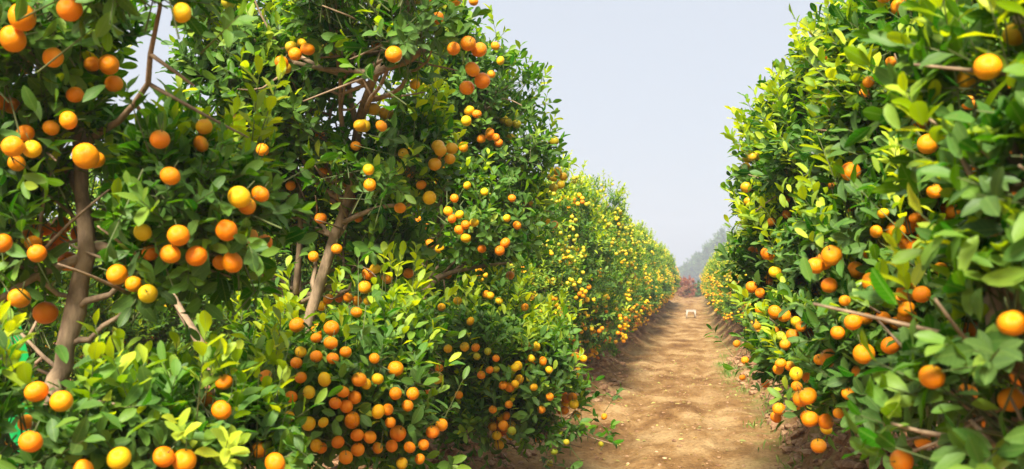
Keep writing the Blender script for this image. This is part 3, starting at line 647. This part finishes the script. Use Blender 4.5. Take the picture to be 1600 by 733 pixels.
b = bs(1.12, 4.05)
stem = [b, at(1330, 560, 4.1), at(1310, 430, 4.1), at(1320, 300, 4.1), at(1310, 150, 4.1), at(1300, 70, 4.1)]
plan_tree('tall leafy orange tree on the right with lime green upright shoots against the sky', G_R, b, stem, .03, .012,
  [blob(1320, 120, 4.2, 75, 85, .35, 1., 2.2), blob(1260, 190, 4.4, 70, 75, .35, 1., 2.2), blob(1380, 140, 4.0, 80, 110, .35, 1.), blob(1300, 260, 4.1, 100, 90, .4, 1.1, 1.5), blob(1220, 290, 4.5, 60, 80, .3, 1., 2.), blob(1310, 400, 4.0, 100, 80, .4, 1.1), blob(1230, 420, 4.3, 80, 80, .35, 1.1, 1.6),
   blob(1310, 520, 3.8, 100, 80, .4, 1.2), blob(1235, 560, 3.9, 65, 50, .3, 1.2), blob(1280, 590, 3.5, 70, 35, .25, .9)],
  3400, [(H_R3, dict(lo=3.0, hi=5.3))], 90, .2, .15, .056,
  sprig=[(1290, 80, 4.2, 1275, 22, .75), (1300, 70, 4.2, 1310, 25, .7), (1325, 70, 4.2, 1330, 20, .6), (1235, 150, 4.4, 1225, 95, .55), (1250, 130, 4.4, 1262, 80, .6), (1190, 215, 4.5, 1165, 150, .45), (1175, 340, 4.6, 1140, 290, .45), (1190, 330, 4.6, 1165, 285, .5), (1210, 200, 4.5, 1205, 150, .55), (1200, 260, 4.5, 1175, 230, .5),
         (1320, 150, 4.0, 1330, 100, .95), (1250, 230, 4.3, 1240, 180, .95), (1290, 300, 4.0, 1300, 260, .95), (1160, 390, 4.8, 1140, 355, .4), (1230, 480, 4.0, 1200, 440, .8), (1200, 540, 4.0, 1160, 500, .35), (1260, 130, 4.3, 1280, 60, .6)],
  limb_extra=[([b, at(1280, 590, 3.8), at(1240, 560, 3.8)], .016, .005)], gold=.2)

for a, k in PLAN:                      # all fruit first, so that no tree's leaves cover a neighbour's fruit
    lst = []
    for (h_, kw) in a[8]:
        for f in hero(h_, blobs=a[6], **kw):       # neighbours in a cluster touch, never run into each other
            c = np.array(f[:3]); r0_ = f[3]; s_ = 1.0
            for _ in range(24):
                q = CAMP + (c - CAMP) * s_
                if all(np.linalg.norm(q - np.array(h[:3])) > .94 * (r0_ * s_ + h[3]) for h in HERO + lst): break
                s_ *= 1.006
            lst.append((q[0], q[1], q[2], r0_ * s_) + tuple(f[4:]))
    k['fr'] = lst; HERO += lst
for a, k in PLAN:
    fr_ = k.pop('fr'); hero_tree(*a[:8], fr_, *a[9:], **k)

# ---------------- row trees made from templates
def template(seed, h, rad, dens, clusters, gold, tone0, young, lod=0, leafL=.054, skirt=.1):
    r_ = random.Random(seed); bl = [(0, 0, h * .55, rad * .8, rad * .8, h * .40, 1.)]
    for k in range(13):
        a = k * 2.4 + r_.uniform(-.3, .3); z = h * (.2 + .7 * (k + .5) / 13); q = rad * (1 - .55 * max(0, (z / h - .5)) * 1.6) * .62
        s = rad * r_.uniform(.34, .52); bl.append((math.cos(a) * q, math.sin(a) * q, max(z, s * .8 + skirt * .5), s, s, s * r_.uniform(.85, 1.2), 1.))
    bl.append((r_.uniform(-.1, .1), r_.uniform(-.1, .1), h * .93, rad * .33, rad * .33, h * .12, 1., 2.))
    fr = make_fruits(bl, clusters, gold, .04, zlo=.12)
    cm = crown('crown', bl, dens, fr, young, tone0, leafL, lod=lod, zlo=skirt)
    tm = limbs('trunk', [(0, 0, -.08), (.02, .01, h * .2), (-.03, .02, h * .45), (.02, -.02, h * .8)], .032, .01, bl[1:8], 1)
    return cm, tm, fr
TEMPL = [template(1, 2.0, .68, 3500, 400, .75, .36, .16), template(2, 2.1, .66, 3500, 410, .8, .38, .2), template(3, 1.9, .70, 3500, 390, .7, .34, .14), template(4, 2.05, .68, 3500, 240, .4, .28, .22), template(5, 2.0, .66, 3500, 48, .5, .45, .35)]
FARM = [(crown('crown', [(0, 0, 1.1, .72, .72, .9, 1.), (.2, .2, 1.7, .4, .4, .35, 1.), (-.3, -.1, 1.5, .4, .4, .4, 1.), (.1, -.4, .8, .42, .4, .5, 1.), (-.2, .4, .8, .42, .4, .5, 1.)], 1700, None, .2, .38, .075, lod=1, twig=False))]

def row_tree(k, x, y, sc, rz, label, group, maxn=100):
    cm, tm, fr = TEMPL[k]; root = empty('orange_tree', (x, y, gz(x, y) - .02), rz)
    for nme, me in (('trunk', tm), ('crown', cm)):
        o = link(nme, me, root)
    root.scale = (sc, sc, sc)
    put_fruits(root, fr, np.array(root.location), rz, sc, maxn); return tag(root, label, 'orange tree', group)
ORD = ['fourth', 'fifth', 'sixth', 'seventh', 'eighth', 'ninth', 'tenth']
ly = [6.3, 7.75, 9.3, 10.9, 12.6, 14.4]
lsc = [.66, .74, .92, .90, .95, .93]
for i_, y in enumerate(ly):
    row_tree(i_ % 3, -1.42 + (-.02, .0, .03, .0, .02, 0)[i_], y, lsc[i_], i_ * 1.9 + .4,
             ['fourth orange tree from the front of the left row, packed with small golden fruit', 'fifth orange tree from the front of the left row, rounded top below the sky',
              'sixth orange tree from the front of the left row, its peak rising above its neighbours', 'seventh orange tree from the front of the left row, dotted with yellow fruit',
              'eighth orange tree from the front of the left row, slightly out of focus', 'ninth orange tree from the front of the left row, slightly out of focus'][i_], G_L)
ry = [5.5, 6.95, 8.5, 10.1, 11.8, 13.6]
for i_, y in enumerate(ry):
    row_tree([3, 3, 1, 0, 2, 1][i_], 1.10 + (.0, -.02, .0, .04, 0, 0)[i_], y, [.88, .86, .82, .78, .76, .76][i_], i_ * 2.3 + 1.1,
             ['fourth orange tree from the front of the right row, behind the tall leafy one', 'fifth orange tree from the front of the right row, its fruit in small clusters',
              'sixth orange tree from the front of the right row, golden fruit over the bank', 'seventh orange tree from the front of the right row, lit yellowish green',
              'eighth orange tree from the front of the right row, slightly blurred', 'ninth orange tree from the front of the right row, slightly blurred'][i_], G_R)
y = 16.2; k = 0
while y < 52:
    for x, g_, lim, lab in ((-1.42, G_L, 45, 'small distant orange tree merging into the far end of left row'), (1.08, G_R, 50, 'small distant orange tree merging into the far end of right row')):
        if y > lim: continue
        kk = (k * 7 + (x > 0) * 3) % 3; cm, tm, fr = TEMPL[kk]; rz = k * 2.1 + x; sc = rng.uniform(.84, .98) if x < 0 else rng.uniform(.72, .84)
        root = empty('orange_tree', (x + rng.normal(0, .05) + (.004 * (y - 16) if x < 0 else -.002 * (y - 16)), y + rng.normal(0, .1), gz(x, y) - .02), rz); root.scale = (max(sc, .9), max(sc, .9), sc)
        link('trunk', tm, root); link('crown', cm, root)
        key = ('fs', kk)
        if key not in _lo:
            o = fruit_stuff('fruit', fr, root); _lo[key] = o.data
        else:
            o = link('fruit', _lo[key], root); o['kind'] = 'stuff'
        tag(root, lab, 'orange tree', g_)
    y += 1.7; k += 1
# the row behind the left one, seen through the gaps
BL = ['orange tree behind the nearest trunk, glimpsed at the far left edge', 'bright green orange tree seen behind the nearest bare trunk', 'orange tree in the back row under the patch of open sky',
      'orange tree in the back row behind the slanting trunk', 'orange tree in the back row seen below the lime green top', 'orange tree in the back row glimpsed between the second and third tree']
for i_, (x, y, sc) in enumerate([(-3.0, 2.6, .66), (-3.15, 3.9, .72), (-3.1, 5.3, .76), (-3.2, 6.8, .82), (-3.1, 8.3, .88), (-3.2, 10.0, .95)]):
    row_tree([4, 4, 4, 4, 4, 2][i_], x, y, sc, i_ * 1.3, BL[i_], G_B, 60)

# ------------------------------------------------------------------ far background
def far_tree(x, y, h, rad, label, leafmat=None, n_=900, cat='tree', name='broadleaf_tree', group=None, lf=.32):
    root = empty(name, (x, y, gz(x, y) - .05)); bl = [(0, 0, h * .6, rad * .7, rad * .7, h * .33, 1.)]
    for k in range(9):
        a = k * 2.4; z = h * (.35 + .5 * k / 9); bl.append((math.cos(a) * rad * .55, math.sin(a) * rad * .55, z, rad * .42, rad * .42, h * .16, 1.))
    cm = crown('crown', bl, n_, None, .05, .35, lf, lod=1, twig=False, leafmat=leafmat or M_FARLEAF, zlo=h * .08, len_=(lf, lf * 2.2))
    g = Geo(); tube(g, smooth_path([(0, 0, -.1), (.05, 0, h * .3), (-.05, .03, h * .75)], 8), np.linspace(h * .03, h * .01, 8))
    for q in bl[1:]: tube(g, smooth_path([(0, 0, h * .3), tuple(np.array(q[:3]) * .6 + np.array([0, 0, h * .1])), q[:3]], 5), np.linspace(h * .012, h * .004, 5), 0, 5)
    link('trunk', g.mesh('trunk', [M_FARBARK], use_attr=False), root); link('crown', cm, root)
    return tag(root, label, cat, group)
GF = 'hazy trees beyond the end of the path'
def ux(u, Y): return float(at(u, 455, Y)[0])
for (u, Y, h, rad, lab) in [(1152, 240, 15.0, 7.2, 'tallest hazy blue green tree behind the right row'), (1126, 250, 12.0, 6.2, 'hazy tree next to the tallest one, crown sloping down leftwards'),
                            (1101, 262, 8.6, 5.4, 'mid height hazy tree above the end of the path'), (1078, 270, 6.0, 4.8, 'low hazy tree just left of the path end'),
                            (1052, 275, 5.0, 4.8, 'hazy tree mostly hidden behind the far left row'), (1185, 245, 16.5, 7.4, 'hazy tree hidden almost wholly behind right row tips')]:
    far_tree(ux(u, Y), Y, h, rad, lab, group=GF, n_=2600, lf=.6)
def bush(u, Y, h, rad, label, leafmat, name='bush', lf=.1, n_=500):
    x = ux(u, Y); root = empty(name, (x, Y, gz(x, Y) - .03)); bl = [(0, 0, h * .5, rad, rad, h * .5, 1.), (rad * .4, 0, h * .6, rad * .6, rad * .6, h * .36, 1.), (-rad * .4, .1, h * .55, rad * .6, rad * .6, h * .34, 1.)]
    link('foliage', crown('foliage', bl, n_, None, .05, .4, lf, lod=1, twig=False, leafmat=leafmat, zlo=.02), root)
    g = Geo()
    for q in bl: tube(g, smooth_path([(0, 0, -.05), (q[0] * .5, q[1] * .5, q[2] * .5), q[:3]], 5), np.linspace(.03, .01, 5), 0, 5)
    link('stem', g.mesh('stem', [M_FARBARK], use_attr=False), root); return tag(root, label, 'bush')
bush(1071, 56, 1.05, .55, 'rounded reddish brown bush at the far end of the path', M_REDLEAF)
bush(1092, 60, .7, .7, 'low dull green bush closing the end of the path', M_FARLEAF)
bush(1106, 62, .8, .7, 'low green bush beside the far end of right row', M_FARLEAF)

# small white stool left standing on the path
def stool():
    X, Y = ux(1079, 30), 30.; z = gz(X, Y); root = empty('stool', (X, Y, z), .1)
    g = Geo()
    def box(g, c, s, bev=.01):
        c, s = np.array(c), np.array(s) / 2; v = []
        for sz in (-1, 1):
            for k, (a, b_) in enumerate([(-1, -1), (1, -1), (1, 1), (-1, 1)]):
                for (da, db) in (((bev, 0), (0, bev)) if k % 2 else ((0, bev), (bev, 0))):
                    v.append(c + np.array([a * (s[0] - da), b_ * (s[1] - db), sz * s[2]]))
        f = []; sz = []
        for k in range(8): f += [k, (k + 1) % 8, 8 + (k + 1) % 8, 8 + k]; sz.append(4)
        f += list(range(7, -1, -1)) + list(range(8, 16)); sz += [8, 8]
        g.add(np.array(v), np.array(f), np.array(sz), 0)
    box(g, (0, 0, .225), (.30, .20, .03), .025); box(g, (0, -.088, .195), (.26, .012, .03)); box(g, (0, .088, .195), (.26, .012, .03))
    link('seat', g.mesh('seat', [M_WHITE], False, False), root)
    for a in (-.115, .0, .115):
        for b_ in (-.08, .08):
            if a == 0: continue
            g = Geo(); tube(g, [(a * 1.12, b_ * 1.1, 0), (a, b_, .21)], [.016, .024], 0, 8); link('leg', g.mesh('leg', [M_WHITE], use_attr=False), root)
    return tag(root, 'small white plastic stool standing on the far stretch of path', 'stool')
stool()

# bright green tarpaulin propped behind the nearest tree at the left edge
def tarp():
    c = at(-38, 500, 3.0); X, Y = float(c[0]), float(c[1]); z = gz(X, Y); root_z = z
    nx_, nz_ = 24, 30; top = float(at(0, 436, 3.0)[2]) - z; v = []
    for s in (0, 1):
        for i_ in range(nz_):
            t = i_ / (nz_ - 1); wid = .24 - .12 * t
            for j_ in range(nx_):
                q = j_ / (nx_ - 1) * 2 - 1; v.append((q * wid, .05 * math.sin(q * 7 + t * 2) * (1 - .4 * t) + .10 * (1 - t) + s * .004, top * t - .03 * q * q * t))
    f = []; sz = []; A = nx_ * nz_
    for i_ in range(nz_ - 1):
        for j_ in range(nx_ - 1):
            a = i_ * nx_ + j_; f += [a, a + 1, a + nx_ + 1, a + nx_]; f += [A + a, A + a + nx_, A + a + nx_ + 1, A + a + 1]; sz += [4, 4]
    edge = [j_ for j_ in range(nx_)] + [i_ * nx_ + nx_ - 1 for i_ in range(1, nz_)] + [(nz_ - 1) * nx_ + j_ for j_ in range(nx_ - 2, -1, -1)] + [i_ * nx_ for i_ in range(nz_ - 2, 0, -1)]
    for k in range(len(edge)): a, b_ = edge[k], edge[(k + 1) % len(edge)]; f += [a, A + a, A + b_, b_]; sz.append(4)
    g = Geo(); g.add(np.array(v), np.array(f), np.array(sz), 0); o = link('tarpaulin', g.mesh('tarpaulin', [M_TARP], use_attr=False)); o.location = (X, Y, z)
    tag(o, 'bright green tarpaulin propped behind the nearest trunk at the left edge', 'tarpaulin')
tarp()

# ------------------------------------------------------------------ soil clods, litter, grass
def scatter_clods(name, n_, fx, rmin, rmax, label):
    t = (1 + 5 ** .5) / 2; ico = norm(np.array([(-1, t, 0), (1, t, 0), (-1, -t, 0), (1, -t, 0), (0, -1, t), (0, 1, t), (0, -1, -t), (0, 1, -t), (t, 0, -1), (t, 0, 1), (-t, 0, -1), (-t, 0, 1)], float))
    F = np.array([0,11,5,0,5,1,0,1,7,0,7,10,0,10,11,1,5,9,5,11,4,11,10,2,10,7,6,7,1,8,3,9,4,3,4,2,3,2,6,3,6,8,3,8,9,4,9,5,2,4,11,6,2,10,8,6,7,9,8,1])
    Y = 2.2 + 12 * rng.random(n_) ** 1.5; X = fx(Y, n_); r_ = rmin + (rmax - rmin) * rng.random(n_) ** 4
    V = ico[None] * r_[:, None, None] * (.7 + .6 * rng.random((n_, 12, 1))) * np.array([1, 1, .6]); V = V + np.stack([X, Y, height(X, Y) + r_ * .15], 1)[:, None]
    g = Geo(); g.add(V.reshape(-1, 3), (F[None] + (np.arange(n_) * 12)[:, None]).ravel(), np.full(n_ * 20, 3), 0)
    tag(link(name, g.mesh(name, [M_CLOD], False, False)), label, kind='stuff')
scatter_clods('soil_clods', 8000, lambda Y, n_: np.where(rng.random(n_) < .6, right_edge(Y) + .04 + .55 * rng.random(n_), left_edge(Y) - .02 - .7 * rng.random(n_)), .004, .05, 'crumbled reddish soil clods lying on the banks')
scatter_clods('gravel', 2600, lambda Y, n_: left_edge(Y) + (right_edge(Y) - left_edge(Y)) * rng.random(n_), .002, .016, 'small pebbles and crumbs of earth strewn over the path')
def litter(name, n_, fx, L, mat_, tone, label, ymax=14):
    Y = 2.2 + ymax * rng.random(n_) ** 1.3; X = fx(Y, n_); p_ = np.stack([X, Y, height(X, Y) + .006], 1)
    a = rng.random(n_) * 6.28; ax = norm(np.stack([np.cos(a), np.sin(a), rng.normal(0, .15, n_)], 1)); nr = np.array([0, 0, 1.]) + rng.normal(0, .25, (n_, 3)); nr = norm(nr - ax * (nr * ax).sum(1, keepdims=True))
    Ls = L * (.6 + .6 * rng.random(n_)); g = Geo(); leaves(g, p_, ax, nr, Ls, Ls * .42, -.15 + .4 * rng.random(n_), np.clip(rng.normal(tone, .25, n_), 0, 1))
    tag(link(name, g.mesh(name, [mat_])), label, kind='stuff')
litter('leaf_litter', 420, lambda Y, n_: left_edge(Y) + (right_edge(Y) - left_edge(Y)) * rng.random(n_), .04, M_DRYLEAF, .6, 'dry yellowish fallen leaves lying on the path')
litter('leaf_litter', 1500, lambda Y, n_: np.where(rng.random(n_) < .4, right_edge(Y) + .6 * rng.random(n_), left_edge(Y) - .1 - .9 * rng.random(n_)), .045, M_DRYLEAF, .35, 'brown fallen leaves under the trees')
def grass():
    pos, ax = [], []
    spots = [(at(1190, 672, 5.0), 40, .05)] + [((right_edge(np.array([y]))[0] + rng.uniform(-.05, .12), y, 0), int(rng.integers(5, 22)), .05) for y in rng.uniform(4.6, 14, 34)]
    c0 = spots[0][0]; spots[0] = ((.47, 4.3, 0), 60, .045)
    for (c, n_, s) in spots:
        for _ in range(n_):
            x, y = c[0] + rng.normal(0, s), c[1] + rng.normal(0, s); pos.append((x, y, gz(x, y) - .003)); ax.append((rng.normal(0, .5), rng.normal(0, .5), 1))
    pos, ax = np.array(pos), norm(np.array(ax)); nr = norm(np.cross(ax, rng.normal(size=ax.shape))); n_ = len(pos); L = .03 + .05 * rng.random(n_)
    g = Geo(); leaves(g, pos, ax, nr, L, L * .1, .2 + .4 * rng.random(n_), .5 + .4 * rng.random(n_))
    tag(link('grass', g.mesh('grass', [M_GRASS])), 'thin green grass tufts sprouting along the foot of the right bank', kind='stuff')
grass()
def fallen(x, y, c, label):
    o = link('fallen_fruit', FM[c]); o.location = (x, y, gz(x, y) + .017); o.scale = (.02,) * 3; o.rotation_euler = (1.9, .4, 1); tag(o, label, 'fruit')
fallen(.50, 3.75, 'unripe', 'single small green fruit fallen on the foot of the right bank')

# ------------------------------------------------------------------ haze
def haze():
    x0, x1, y0, y1, z0, z1 = -110, 140, -8, 330, -3, 24
    v = np.array([(x, y, z) for z in (z0, z1) for (x, y) in ((x0, y0), (x1, y0), (x1, y1), (x0, y1))], float)
    f = np.array([0, 3, 2, 1, 4, 5, 6, 7, 0, 1, 5, 4, 1, 2, 6, 5, 2, 3, 7, 6, 3, 0, 4, 7]); g = Geo(); g.add(v, f, np.full(6, 4), 0)
    m = bpy.data.materials.new('haze'); m.use_nodes = True; n = m.node_tree; n.nodes.clear(); o = n.nodes.new('ShaderNodeOutputMaterial')
    pv = n.nodes.new('ShaderNodeVolumePrincipled'); pv.inputs['Color'].default_value = (.70, .80, .95, 1); pv.inputs['Density'].default_value = .0024; pv.inputs['Anisotropy'].default_value = .2
    n.links.new(pv.outputs[0], o.inputs['Volume'])
    tag(link('haze', g.mesh('haze', [m], False, False)), 'pale bluish haze between the orchard and the far trees', kind='stuff')
haze()
